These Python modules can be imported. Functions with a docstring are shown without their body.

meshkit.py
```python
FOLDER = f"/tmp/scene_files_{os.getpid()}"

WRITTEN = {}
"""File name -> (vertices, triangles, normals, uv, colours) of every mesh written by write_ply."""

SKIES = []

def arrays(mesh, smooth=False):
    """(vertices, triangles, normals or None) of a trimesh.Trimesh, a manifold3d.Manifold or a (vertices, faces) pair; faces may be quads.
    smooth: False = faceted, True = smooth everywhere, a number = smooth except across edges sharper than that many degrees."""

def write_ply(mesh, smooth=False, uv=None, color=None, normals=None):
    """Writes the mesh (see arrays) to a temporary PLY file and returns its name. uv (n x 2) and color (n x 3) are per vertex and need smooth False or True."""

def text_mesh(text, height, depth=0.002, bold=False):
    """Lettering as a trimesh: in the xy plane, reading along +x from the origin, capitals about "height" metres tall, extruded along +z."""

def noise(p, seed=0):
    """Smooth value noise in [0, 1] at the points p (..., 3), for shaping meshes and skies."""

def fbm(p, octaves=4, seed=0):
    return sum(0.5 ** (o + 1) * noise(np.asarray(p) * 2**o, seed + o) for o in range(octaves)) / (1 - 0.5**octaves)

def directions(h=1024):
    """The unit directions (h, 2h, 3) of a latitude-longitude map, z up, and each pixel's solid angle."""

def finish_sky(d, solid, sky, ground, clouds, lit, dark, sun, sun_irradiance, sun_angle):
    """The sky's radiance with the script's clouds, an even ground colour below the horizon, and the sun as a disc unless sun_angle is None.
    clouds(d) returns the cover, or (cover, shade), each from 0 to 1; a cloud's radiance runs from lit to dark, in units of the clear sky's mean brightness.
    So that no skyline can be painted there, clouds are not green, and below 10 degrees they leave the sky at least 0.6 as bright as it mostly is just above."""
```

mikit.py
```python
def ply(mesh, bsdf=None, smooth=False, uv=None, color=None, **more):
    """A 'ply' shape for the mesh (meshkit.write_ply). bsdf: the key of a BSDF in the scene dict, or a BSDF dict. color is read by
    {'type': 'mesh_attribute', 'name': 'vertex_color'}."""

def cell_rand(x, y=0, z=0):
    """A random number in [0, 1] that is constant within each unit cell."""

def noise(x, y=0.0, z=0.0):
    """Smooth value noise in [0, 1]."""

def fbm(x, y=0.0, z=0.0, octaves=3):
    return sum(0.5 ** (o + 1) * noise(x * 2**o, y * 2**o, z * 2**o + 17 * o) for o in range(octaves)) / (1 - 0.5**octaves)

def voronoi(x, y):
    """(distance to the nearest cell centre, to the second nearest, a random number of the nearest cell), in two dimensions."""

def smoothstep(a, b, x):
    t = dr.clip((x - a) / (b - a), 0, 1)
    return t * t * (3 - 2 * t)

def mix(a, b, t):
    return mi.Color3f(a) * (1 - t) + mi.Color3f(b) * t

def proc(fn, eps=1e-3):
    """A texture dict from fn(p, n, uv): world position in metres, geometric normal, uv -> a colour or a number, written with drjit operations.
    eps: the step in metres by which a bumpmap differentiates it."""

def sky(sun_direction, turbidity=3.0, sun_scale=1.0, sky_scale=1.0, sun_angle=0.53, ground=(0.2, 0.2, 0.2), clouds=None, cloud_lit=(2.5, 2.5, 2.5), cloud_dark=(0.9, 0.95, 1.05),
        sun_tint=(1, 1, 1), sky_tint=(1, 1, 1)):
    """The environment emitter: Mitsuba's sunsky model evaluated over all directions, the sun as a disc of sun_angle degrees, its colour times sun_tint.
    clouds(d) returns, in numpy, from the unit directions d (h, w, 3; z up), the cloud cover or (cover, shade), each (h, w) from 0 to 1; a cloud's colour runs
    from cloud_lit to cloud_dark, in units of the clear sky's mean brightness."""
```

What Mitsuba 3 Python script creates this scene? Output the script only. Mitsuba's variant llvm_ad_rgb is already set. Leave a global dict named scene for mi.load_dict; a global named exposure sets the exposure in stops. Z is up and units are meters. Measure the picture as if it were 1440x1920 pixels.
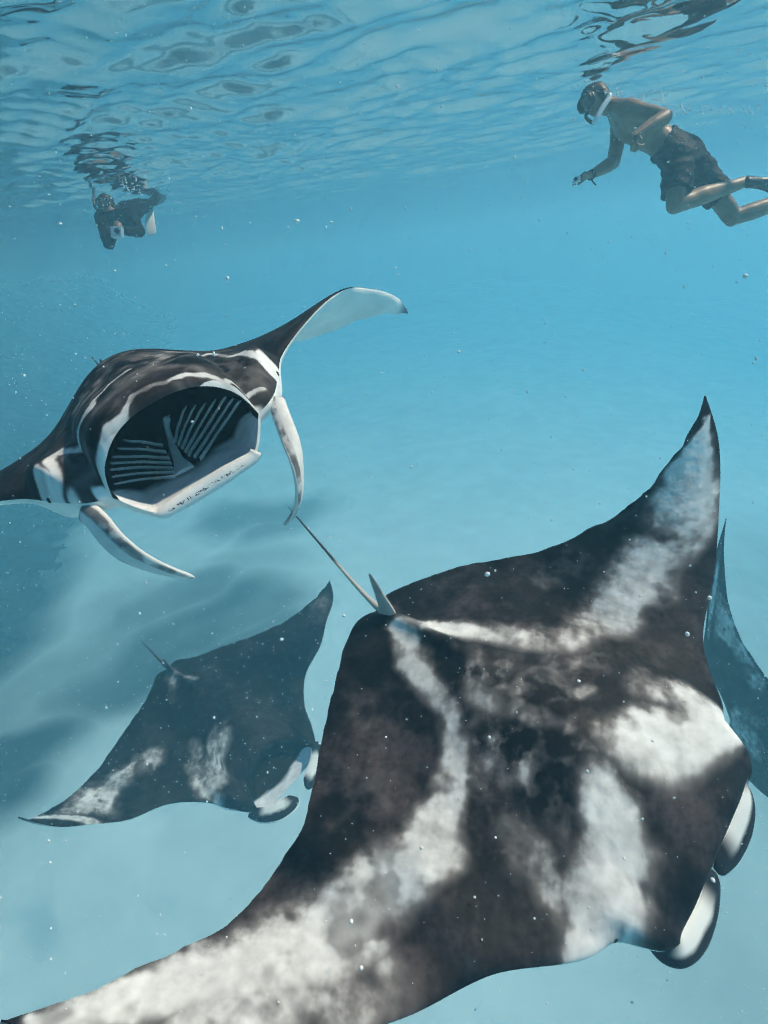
import math, random, numpy as np, trimesh, mitsuba as mi, mikit, meshkit, drjit as dr
import manifold3d as m3
from mikit import noise, fbm, smoothstep, mix
T = mi.ScalarTransform4f
scene, labels = {}, {}

# ---------------------------------------------------------------- camera, light, exposure
F, CX, CY = 1048.0, 720.0, 960.0
PITCH, ROLL, CAM = math.radians(25.3), math.radians(7.0), np.array([0.0, 0.0, -1.0])
fwd = np.array([0, math.cos(PITCH), -math.sin(PITCH)])
right0, up0 = np.array([1.0, 0, 0]), np.array([0, math.sin(PITCH), math.cos(PITCH)])
up = up0 * math.cos(ROLL) + right0 * math.sin(ROLL)
scene['camera'] = {'type': 'perspective', 'fov': 2 * math.degrees(math.atan(720 / F)), 'fov_axis': 'x', 'near_clip': 0.05, 'far_clip': 1000.0,
                   'to_world': T().look_at(origin=CAM.tolist(), target=(CAM + fwd).tolist(), up=up.tolist()),
                   'medium': {'type': 'ref', 'id': 'sea_water'}}
scene['sky_light'] = mikit.sky([0.61, 0.12, 0.78], turbidity=3, sun_angle=2.0, sun_tint=(1.04, 1.0, 0.98))
exposure = 1.72

# ---------------------------------------------------------------- water: the medium and its box
scene['sea_water'] = {'type': 'homogeneous', 'albedo': {'type': 'rgb', 'value': [0.235, 0.665, 0.855]}, 'sigma_t': {'type': 'rgb', 'value': [0.056, 0.0455, 0.044]},
                      'phase': {'type': 'hg', 'g': 0.3}}
scene['clear'] = {'type': 'null'}
scene['haze'] = {'type': 'cube', 'to_world': T().translate([0, 40, -8.8]).scale([150, 150, 9.6]), 'bsdf': {'type': 'ref', 'id': 'clear'},
                 'interior': {'type': 'ref', 'id': 'sea_water'}}
labels['haze'] = {'label': 'hazy blue sea water filling the whole view', 'category': 'water haze', 'kind': 'stuff'}

def tri(f):
    return np.vstack([f[:, [0, 1, 2]], f[:, [0, 2, 3]]])
# planform control stations (fraction of half span) and default leading / trailing edge
S_LE = np.array([0, .10, .17, .20, .25, .30, .45, .60, .75, .90, 1.0])
Y_LE = np.array([.43, .43, .42, .405, .335, .275, .235, .19, .09, -.07, -.28])
S_TE = np.array([0, .05, .12, .30, .50, .70, .85, 1.0])
Y_TE = np.array([-.46, -.475, -.45, -.34, -.245, -.205, -.225, -.28])

def pchip(x, y, q):
    from scipy.interpolate import PchipInterpolator
    return PchipInterpolator(x, y)(q)

class Manta:
    """dle (5: stations .30-.90), dte (5: .12-.85), tipy; per side (right +, left -): bend 3, twist 2, sweep 1"""
    def __init__(self, dle=np.zeros(5), dte=np.zeros(5), tip=0.0, bend=((0,0,0),(0,0,0)), twist=((0,0),(0,0)), sweep=(0,0), scale=1.0, pos=(0,0,0), rot=(0,0,0)):
        self.yle = Y_LE.copy(); self.yle[5:10] += dle; self.yle[10] += tip
        self.yte = Y_TE.copy(); self.yte[2:7] += dte; self.yte[7] += tip
        self.bend, self.twist, self.sweep = bend, twist, sweep
        self.scale, self.pos = scale, np.asarray(pos, float)
        self.R = rotm(rot)
        self.wide = (0.0, 0.0)
        g = np.linspace(0, 1, 201)
        self.g, self.X, self.Z, self.th = g, [], [], []
        for b in bend:
            h = np.maximum(0, g - .12) / .88
            th = b[0] * h + b[1] * h**2 + b[2] * h**3
            self.th.append(th)
            c, s = np.cos(th), np.sin(th)
            self.X.append(np.concatenate([[0], np.cumsum((c[1:] + c[:-1]) / 2) / 200]))
            self.Z.append(np.concatenate([[0], np.cumsum((s[1:] + s[:-1]) / 2) / 200]))
    def le(self, s): return pchip(S_LE, self.yle, np.abs(s))
    def te(self, s): return pchip(S_TE, self.yte, np.abs(s))
    def bent(self, s, y, z):
        """flat body coordinates -> bent body coordinates"""
        s, y, z = np.broadcast_arrays(*(np.asarray(v, float) for v in (s, y, z)))
        a = np.clip(np.abs(s), 0, 1); side = (s < 0).astype(int); sg = np.where(s < 0, -1.0, 1.0)
        h = np.maximum(0, a - .12) / .88
        pick = lambda arr: np.where(side == 0, np.interp(a, self.g, arr[0]), np.interp(a, self.g, arr[1]))
        X, Z, th = pick(self.X), pick(self.Z), pick(self.th)
        tw = np.where(side == 0, self.twist[0][0] * h + self.twist[0][1] * h**2, self.twist[1][0] * h + self.twist[1][1] * h**2)
        sw = np.where(side == 0, self.sweep[0], self.sweep[1]) * h**2
        ym = .5 * (self.le(a) + self.te(a))
        dy = y - ym
        yy = ym + dy * np.cos(tw) - z * np.sin(tw) + sw
        zz = z * np.cos(tw) + dy * np.sin(tw)
        extra = np.abs(s) - a
        X = X + np.where(side == 0, self.wide[0], self.wide[1]) * np.exp(-((a - .22) / .11)**2)
        return np.stack([sg * (X + extra * np.cos(th) - zz * np.sin(th)), yy, Z + extra * np.sin(th) + zz * np.cos(th)], -1)
    def world(self, p): return self.pos + self.scale * (np.asarray(p) @ self.R.T)
    def body(self, w): return ((np.asarray(w) - self.pos) / self.scale) @ self.R

def rotm(r):
    yaw, pitch, roll = r   # heading about z (0 = +y), nose up, roll
    cy, sy, cp, sp, cr, sr = math.cos(yaw), math.sin(yaw), math.cos(pitch), math.sin(pitch), math.cos(roll), math.sin(roll)
    Rz = np.array([[cy, -sy, 0], [sy, cy, 0], [0, 0, 1]])
    Rx = np.array([[1, 0, 0], [0, cp, -sp], [0, sp, cp]])
    Ry = np.array([[cr, 0, sr], [0, 1, 0], [-sr, 0, cr]])
    return Rz @ Rx @ Ry

# ---------------------------------------------------------------- manta rays
def thick_prof(c):
    return np.clip(2.0 * (1.4845 * np.sqrt(c) - .63 * c - 1.758 * c**2 + 1.4215 * c**3 - .5075 * c**4), 0, None)

def sstep(a, b, x):
    t = np.clip((x - a) / (b - a), 0, 1)
    return t * t * (3 - 2 * t)

def station_grid():
    a = np.concatenate([np.linspace(0, .30, 46), np.linspace(.30, 1, 72)[1:]])
    return np.concatenate([-a[:0:-1], a])

class Skin:
    """the surface functions of one manta: z of the back and of the belly over the planform (s, y)"""
    def __init__(self, m, zu=.05, zl=.05, depth=.10, w=.17, hump=1.0, recess=0.0, groove=.010, arch=1.4):
        self.groove, self.arch = groove, arch
        self.m, self.zu, self.zl, self.depth, self.w, self.hump, self.recess = m, zu, zl, depth, w, hump, recess
    def lips(self, s):
        q = np.clip(np.abs(s) / self.w, 0, 1)
        return self.zu * (1 - q**2.4)**self.arch, -self.zl * np.clip((1 - q) / .30, 0, 1)**.8
    def back(self, s):
        return self.recess * np.sqrt(np.clip(1 - (np.abs(s) / self.w)**2, 0, 1))
    def top(self, s, c):
        a = np.abs(s); m = self.m
        t = self.hump * .105 * np.exp(-(a / .20)**2) + .032 * (1 - a)**1.1 + .003
        z = t * thick_prof(c)
        zu, _ = self.lips(s)
        k = sstep(0, .38, c)
        f = .35 + .65 * k
        f = f + (1 - f) * sstep(.30, 1.35, a / self.w)
        z = z * f + zu * (1 - k) ** 1.2
        y = m.le(a) + (m.te(a) - m.le(a)) * c
        z = z + 3 * self.groove * np.exp(-((a - .242) / .036)**2 - ((y - .31) / .06)**2) * sstep(0, .05, c)
        z = z - self.groove * np.exp(-((a - .285) / .022)**2 - ((y - .25) / .06)**2) * sstep(0, .05, c)
        z = z + .030 * np.exp(-(a / .022)**2) * sstep(.55, .80, c) * (1 - sstep(.93, 1.0, c))      # ridge to the tail
        return z
    def bottom(self, s, c):
        a = np.abs(s)
        t = .080 * np.exp(-(a / .22)**2) + .020 * (1 - a) + .003
        z = -t * thick_prof(c)
        _, zl = self.lips(s)
        k = sstep(0, .45, c)
        f = .35 + .65 * k
        f = f + (1 - f) * sstep(.30, 1.35, a / self.w)
        z = z * f + zl * (1 - k) ** 1.2
        y = self.m.le(a) + (self.m.te(a) - self.m.le(a)) * c
        return z - .022 * np.exp(-((a - .242) / .036)**2 - ((y - .31) / .06)**2) * sstep(0, .05, c)
    def patches(self):
        """[(vertices in body space, quads, uv)] of back, belly and mouth"""
        m, S = self.m, station_grid()
        c = .5 - .5 * np.cos(np.pi * np.linspace(0, 1, 80))
        c = c * .55 + np.linspace(0, 1, 80)**1.4 * .45
        SS, CC = np.meshgrid(S, c, indexing='ij')
        yle, yte = m.le(SS), m.te(SS)
        rag = .0035 * (meshkit.fbm(np.stack([SS * 22, 0 * SS, 0 * SS + 3], -1), 3, seed=6) - .5) * CC**6 * sstep(.05, .2, np.abs(SS)) * 4
        Yy = yle + (yte - yle) * CC + rag
        out = []
        for kind in (0, 1):
            Z = self.top(SS, CC) if kind == 0 else self.bottom(SS, CC)
            yy = Yy - self.back(SS) * (1 - CC)**3 if kind == 0 else Yy
            P = m.bent(SS, yy, Z)
            out.append((P.reshape(-1, 3), self.quads(len(S), len(c), kind == 1), np.stack([SS + 4 * kind, Yy], -1).reshape(-1, 2)))
        # mouth cavity: from the upper lip back into the throat and forward to the lower lip
        sm = S[np.abs(S) <= self.w]
        e = np.linspace(0, 1, 40)
        M, Q = np.meshgrid(sm, e, indexing='ij')
        zu, zl = self.lips(M)
        ang = Q * np.pi
        dep = self.depth * np.sqrt(np.clip(1 - (np.abs(M) / self.w)**2.2, 0, 1))
        Ym = m.le(M) - dep * np.sin(ang)**.8 - self.back(M) * np.cos(ang / 2)**2
        mid = .5 * (zu + zl)
        Zm = mid + (zu - zl) * .5 * np.sign(np.cos(ang)) * np.abs(np.cos(ang))**.75
        bulge = 1 + .10 * np.sin(ang)**2
        Mx = M * (1 + .05 * np.sin(ang)**2)
        P = m.bent(Mx, Ym, mid + (Zm - mid) * bulge)
        out.append((P.reshape(-1, 3), self.quads(len(sm), len(e), True), np.stack([M + 8, Q], -1).reshape(-1, 2)))
        return out
    @staticmethod
    def quads(n, k, flip):
        i, j = np.meshgrid(np.arange(n - 1), np.arange(k - 1), indexing='ij')
        a = (i * k + j).ravel()
        q = np.stack([a, a + 1, a + k + 1, a + k], -1)
        return q[:, ::-1] if flip else q

def join(patches):
    vs, fs, us, n = [], [], [], 0
    for v, q, u in patches:
        vs.append(v); fs.append(tri(q) + n); us.append(u); n += len(v)
    v, f, u = np.vstack(vs), np.vstack(fs), np.vstack(us)
    area = np.linalg.norm(np.cross(v[f[:, 1]] - v[f[:, 0]], v[f[:, 2]] - v[f[:, 0]]), axis=1)
    return v, f[area > 1e-12], u

def ribbon(P, W, half, thick, sides=20, uoff=0.0, u_len=1.0):
    """a blade swept along the points P: half-width along W, elliptical section, closed at both ends. uv = (angle, length)"""
    from scipy.interpolate import CubicSpline
    P, W = np.asarray(P, float), np.asarray(W, float)
    t = np.linspace(0, 1, len(P)); q = np.linspace(0, 1, 48)
    C = CubicSpline(t, P)(q); Wd = CubicSpline(t, W)(q)
    hw = np.maximum(np.interp(q, np.linspace(0, 1, len(half)), half), 0)
    th = np.maximum(np.interp(q, np.linspace(0, 1, len(thick)), thick), 0)
    endc = np.sqrt(np.clip(1 - np.clip((q - .90) / .10, 0, 1)**2, 0, 1)); hw, th = hw * np.maximum(endc, .02), th * np.maximum(endc, .02)
    Tn = np.gradient(C, axis=0); Tn /= np.linalg.norm(Tn, axis=1, keepdims=True)
    Wd -= (Wd * Tn).sum(1, keepdims=True) * Tn; Wd /= np.linalg.norm(Wd, axis=1, keepdims=True)
    Nn = np.cross(Tn, Wd)
    a = np.linspace(0, 2 * np.pi, sides)
    V = C[:, None] + hw[:, None, None] * np.cos(a)[None, :, None] * Wd[:, None] + th[:, None, None] * np.sin(a)[None, :, None] * Nn[:, None]
    i, j = np.meshgrid(np.arange(47), np.arange(sides - 1), indexing='ij')
    f = np.stack([i * sides + j, i * sides + j + 1, (i + 1) * sides + j + 1, (i + 1) * sides + j], -1).reshape(-1, 4)
    v = np.vstack([V.reshape(-1, 3), C[:1], C[-1:]]); n = 48 * sides
    k = np.arange(sides)
    caps = np.vstack([np.stack([k * 0 + n, (k + 1) % sides, k], 1), np.stack([k * 0 + n + 1, 47 * sides + k, 47 * sides + (k + 1) % sides], 1)])
    uv = np.stack([np.broadcast_to(a, (48, sides)), np.broadcast_to(q[:, None] , (48, sides))], -1).reshape(-1, 2)
    uv = np.vstack([uv, [[0, 0], [0, 1]]])
    return v, np.vstack([tri(f), caps]), uv

# ---------------------------------------------------------------- helpers
def warp_grid(n, near, far, cx, cy):
    t = np.linspace(-1, 1, n)
    k = np.arcsinh(far / near)
    s = near * np.sinh(t * k)
    X, Y = np.meshgrid(cx + s, cy + s, indexing='xy')
    i, j = np.meshgrid(np.arange(n - 1), np.arange(n - 1), indexing='xy')
    a = j * n + i
    f = np.stack([a, a + 1, a + n + 1, a + n], -1).reshape(-1, 4)
    return X.ravel(), Y.ravel(), f

# ---------------------------------------------------------------- water surface
def wave_height(x, y):
    rng = np.random.default_rng(5)
    h = np.zeros_like(x)
    for lam, slope in ((3.2, .025), (2.1, .03), (1.35, .04), (.9, .055), (.62, .07), (.42, .085), (.3, .095), (.22, .085)):
        for _ in range(3):
            th = rng.normal(1.2, .55)
            k = 2 * np.pi / (lam * rng.uniform(.85, 1.15))
            px, py = rng.uniform(0, 20, 2)
            env = .35 + 1.3 * meshkit.noise(np.stack([x / (lam * 3) + px, y / (lam * 3) + py, 0 * x], -1), seed=3)
            ph = k * (x * np.cos(th) + y * np.sin(th)) + rng.uniform(0, 7) + 1.6 * meshkit.noise(np.stack([x / (lam * 1.7) + py, y / (lam * 1.7) + px, 0 * x], -1), seed=8)
            h += slope / k * .75 * env * (np.sin(ph) + .22 * np.cos(2 * ph))
    return h

X, Y, Fq = warp_grid(880, 3.0, 110, 0, 5)
Z = wave_height(X, Y)
fade = np.exp(-np.maximum(0, np.hypot(X, Y - 3) - 5) / 8)
scene['water_film'] = {'type': 'thindielectric', 'int_ior': 1.0, 'ext_ior': 1.333, 'specular_reflectance': {'type': 'rgb', 'value': [.66, .74, .78]}}
scene['water'] = mikit.ply((np.stack([X, Y, Z * fade], 1), tri(Fq)), 'water_film', smooth=True)
labels['water'] = {'label': 'rippled underside of the sea surface with bright glints', 'kind': 'structure'}

# ---------------------------------------------------------------- sea bed and added reef slope
def bed_height(x, y):
    p = np.stack([x, y, 0 * x], -1)
    return -10.8 + .8 * (meshkit.fbm(p / 9, 3, seed=2) - .5) + .10 * (meshkit.fbm(p / 2.6, 2, seed=4) - .5) - 12 / (1 + np.exp((30 - x + .2 * y) / 9))  # right-hand drop-off added to dim the sand glow there
X, Y, Fq = warp_grid(360, 5, 135, 0, 10)
ALGAE_AND_SHADE = [(-9.2, 13.6, -8, 15.6, 2.0, .9), (-8, 15.6, -5, 17, 2.2, .9), (-6, 14.4, -4.3, 15.6, 1.6, .9), (-9.5, 17.5, -6.8, 18.8, 1.5, .7), (-7, 25, -4.3, 24.8, 2.0, .75), (-5.3, 22.8, -4.8, 23.2, 1.6, .7), (-12.5, 11, -10.2, 11.5, 1.6, 1), (-10.6, 10.2, -10, 10.2, 1.0, .9), (-11.5, 12.5, -9, 16.5, 3.2, .6), (-6.5, 20.5, -4, 20, 1.2, .3), (5.2, 3.0, 8.5, 8, 3.2, .28), (9, 8, 14, 16, 4.5, .3)]  # dark growth patches; the final right-hand ones paint edge shade into the sand
def sand_fn(p, n, uv):
    a = fbm(p.x * .35, p.y * .35, 0, 3); b = fbm(p.x * 1.6, p.y * 1.6, 0, 3)
    wx, wy = p.x * 1.12 + 1.8 * (fbm(p.x * .4, p.y * .4, 1, 2) - .5), p.y * 1.12 + 1.8 * (fbm(p.x * .4, p.y * .4, 4, 2) - .5)
    g = smoothstep(-1.0, 2.2, -10.2 - .25 * dr.maximum(0, wy - 9) - wx)
    for x0, y0, x1, y1, r, w in ALGAE_AND_SHADE:
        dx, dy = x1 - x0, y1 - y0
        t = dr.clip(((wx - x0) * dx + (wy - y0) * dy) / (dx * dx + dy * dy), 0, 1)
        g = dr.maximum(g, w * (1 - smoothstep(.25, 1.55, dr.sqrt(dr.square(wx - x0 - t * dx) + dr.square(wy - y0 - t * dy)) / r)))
    c = mix([.87, .92, .90], [.83, .88, .86], smoothstep(.4, .75, a))
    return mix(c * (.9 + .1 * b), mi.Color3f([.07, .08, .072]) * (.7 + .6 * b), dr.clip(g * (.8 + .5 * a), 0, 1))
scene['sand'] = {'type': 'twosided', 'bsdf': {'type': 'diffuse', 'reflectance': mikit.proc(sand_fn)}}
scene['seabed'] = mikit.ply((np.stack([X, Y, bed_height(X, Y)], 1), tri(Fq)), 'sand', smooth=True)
labels['seabed'] = {'label': 'pale sandy sea floor fading into blue haze', 'kind': 'structure'}

def added_reef_mask(x, y):  # rising reef slope added on the left to darken the water there
    x, y = x * 1.12, y * 1.12
    p = np.stack([x, y, 0 * x], -1)
    wx, wy = x + 2.4 * (meshkit.fbm(p / 1.6, 4, seed=21) - .5), y + 2.4 * (meshkit.fbm(p / 1.6, 4, seed=22) - .5)
    edge = -11.2 - .25 * np.maximum(0, wy - 9)
    m = sstep(-1.5, 2.5, edge - wx)
    wall = np.clip(edge - 2.5 - wx, 0, None)
    return m, wall
def added_reef_height(x, y):
    m, wall = added_reef_mask(x, y)
    p = np.stack([x, y, 0 * x], -1)
    lump = meshkit.fbm(p / 1.3, 4, seed=31)
    knob = np.clip(1 - 2.2 * np.abs(meshkit.noise(p / .7, seed=35) - .5), 0, 1)
    big = meshkit.fbm(p / 4.5, 3, seed=33)
    return bed_height(x, y) - .35 + m * (.9 * lump * m + .5 * knob) * np.exp(-wall / 1.5) + np.minimum(wall**2 / (wall + 6) * .9, 10.5) * (1 + .4 * (big - .5)), m
gx, gy = np.meshgrid(np.concatenate([np.linspace(-120, -30, 120), np.linspace(-30, -6, 200)[1:]]), np.concatenate([np.linspace(1, 36, 290), np.linspace(36, 150, 140)[1:]]), indexing='ij')
gz, gm = added_reef_height(gx.ravel(), gy.ravel())
i_, j_ = np.meshgrid(np.arange(gx.shape[0] - 1), np.arange(gx.shape[1] - 1), indexing='ij')
a_ = (i_ * gx.shape[1] + j_).ravel()
fq = np.stack([a_, a_ + gx.shape[1], a_ + gx.shape[1] + 1, a_ + 1], -1)
fq = fq[gm[fq].max(1) > .02]
use, inv = np.unique(fq, return_inverse=True)
def added_reef_fn(p, n, uv):
    a, b = fbm(p.x * .35, p.y * .35, p.z * .35, 3), fbm(p.x * 1.2, p.y * 1.2, p.z * 1.2, 2)
    return mix([.035, .042, .040], [.08, .085, .075], smoothstep(.4, .8, a) * (.7 + .3 * b))
scene['added_reef_skin'] = {'type': 'twosided', 'bsdf': {'type': 'diffuse', 'reflectance': mikit.proc(added_reef_fn)}}
scene['added_reef_slope'] = mikit.ply((np.stack([gx.ravel(), gy.ravel(), gz], 1)[use], tri(inv.reshape(fq.shape))), 'added_reef_skin', smooth=True)
labels['added_reef_slope'] = {'label': 'dark coral reef slope added on the left to darken the blue water', 'kind': 'structure'}

FITS = {
 'front': [0.038, -0.034, -0.055, -0.046, -0.002, 0.0, 0.004, 0.052, 0.063, 0.056, 0.078, 0.981, -0.011, -0.262, 0.907, 0.297, 0.085, 0.222, -0.034, 0.231, -1.486, -0.007, 0.153, 1.7, 0.438, 1.586, -2.71, -2.356, -0.274, 0.183],
 'feeding': [-0.02, -0.075, -0.122, -0.15, -0.063, -0.0, 0.003, 0.008, 0.028, 0.048, 0.062, 0.382, 0.165, 0.05, 0.078, -0.628, -0.236, 0.484, 0.251, 0.251, 1.395, -0.012, -0.05, 1.6, -0.883, 2.211, -1.497, 3.645, -0.011, 0.288],
 'lower': [-0.033, -0.117, -0.111, -0.088, 0.004, 0.023, -0.014, -0.017, 0.002, 0.041, 0.104, 1.135, 0.126, 0.008, -0.049, 0.007, 0.053, 0.332, 0.175, 0.23, 0.127, 0.143, -0.061, 1.5, -1.33, 3.087, -3.99, -2.285, -0.293, 0.134],
 'edge': [0.001, 0.002, 0.054, -0.017, -0.029, 0.0, 0.162, 0.07, 0.008, -0.026, -0.04, -0.031, -0.16, -0.048, 0.0, -0.0, -0.0, -0.181, 0.072, 0.0, 0.0, -0.427, -0.0, 1.5, 3.026, 3.037, -4.914, 0.357, -1.182, -1.584],
}
MANTAS = {k: Manta(dle=v[0:5], dte=v[5:10], tip=v[10], bend=(v[11:14], v[14:17]), twist=(v[17:19], v[19:21]), sweep=v[21:23], scale=v[23], pos=v[24:27], rot=v[27:30]) for k, v in FITS.items()}
for k_, q_ in (('front', .70), ('feeding', .76), ('lower', 1.30), ('edge', 1.15)):      # true sizes and distances: the front rays smaller and nearer, the far ones farther
    MANTAS[k_].scale *= q_; MANTAS[k_].pos = CAM + (MANTAS[k_].pos - CAM) * q_
MANTAS['front'].wide = (0.0, .040)
SKINS = {'front': Skin(MANTAS['front'], recess=.02, groove=.003), 'lower': Skin(MANTAS['lower'], recess=.15, zu=.07, zl=.06), 'edge': Skin(MANTAS['edge']),
         'feeding': Skin(MANTAS['feeding'], zu=.12, zl=.06, w=.15, depth=.26, hump=1.3, arch=.5)}
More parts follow.
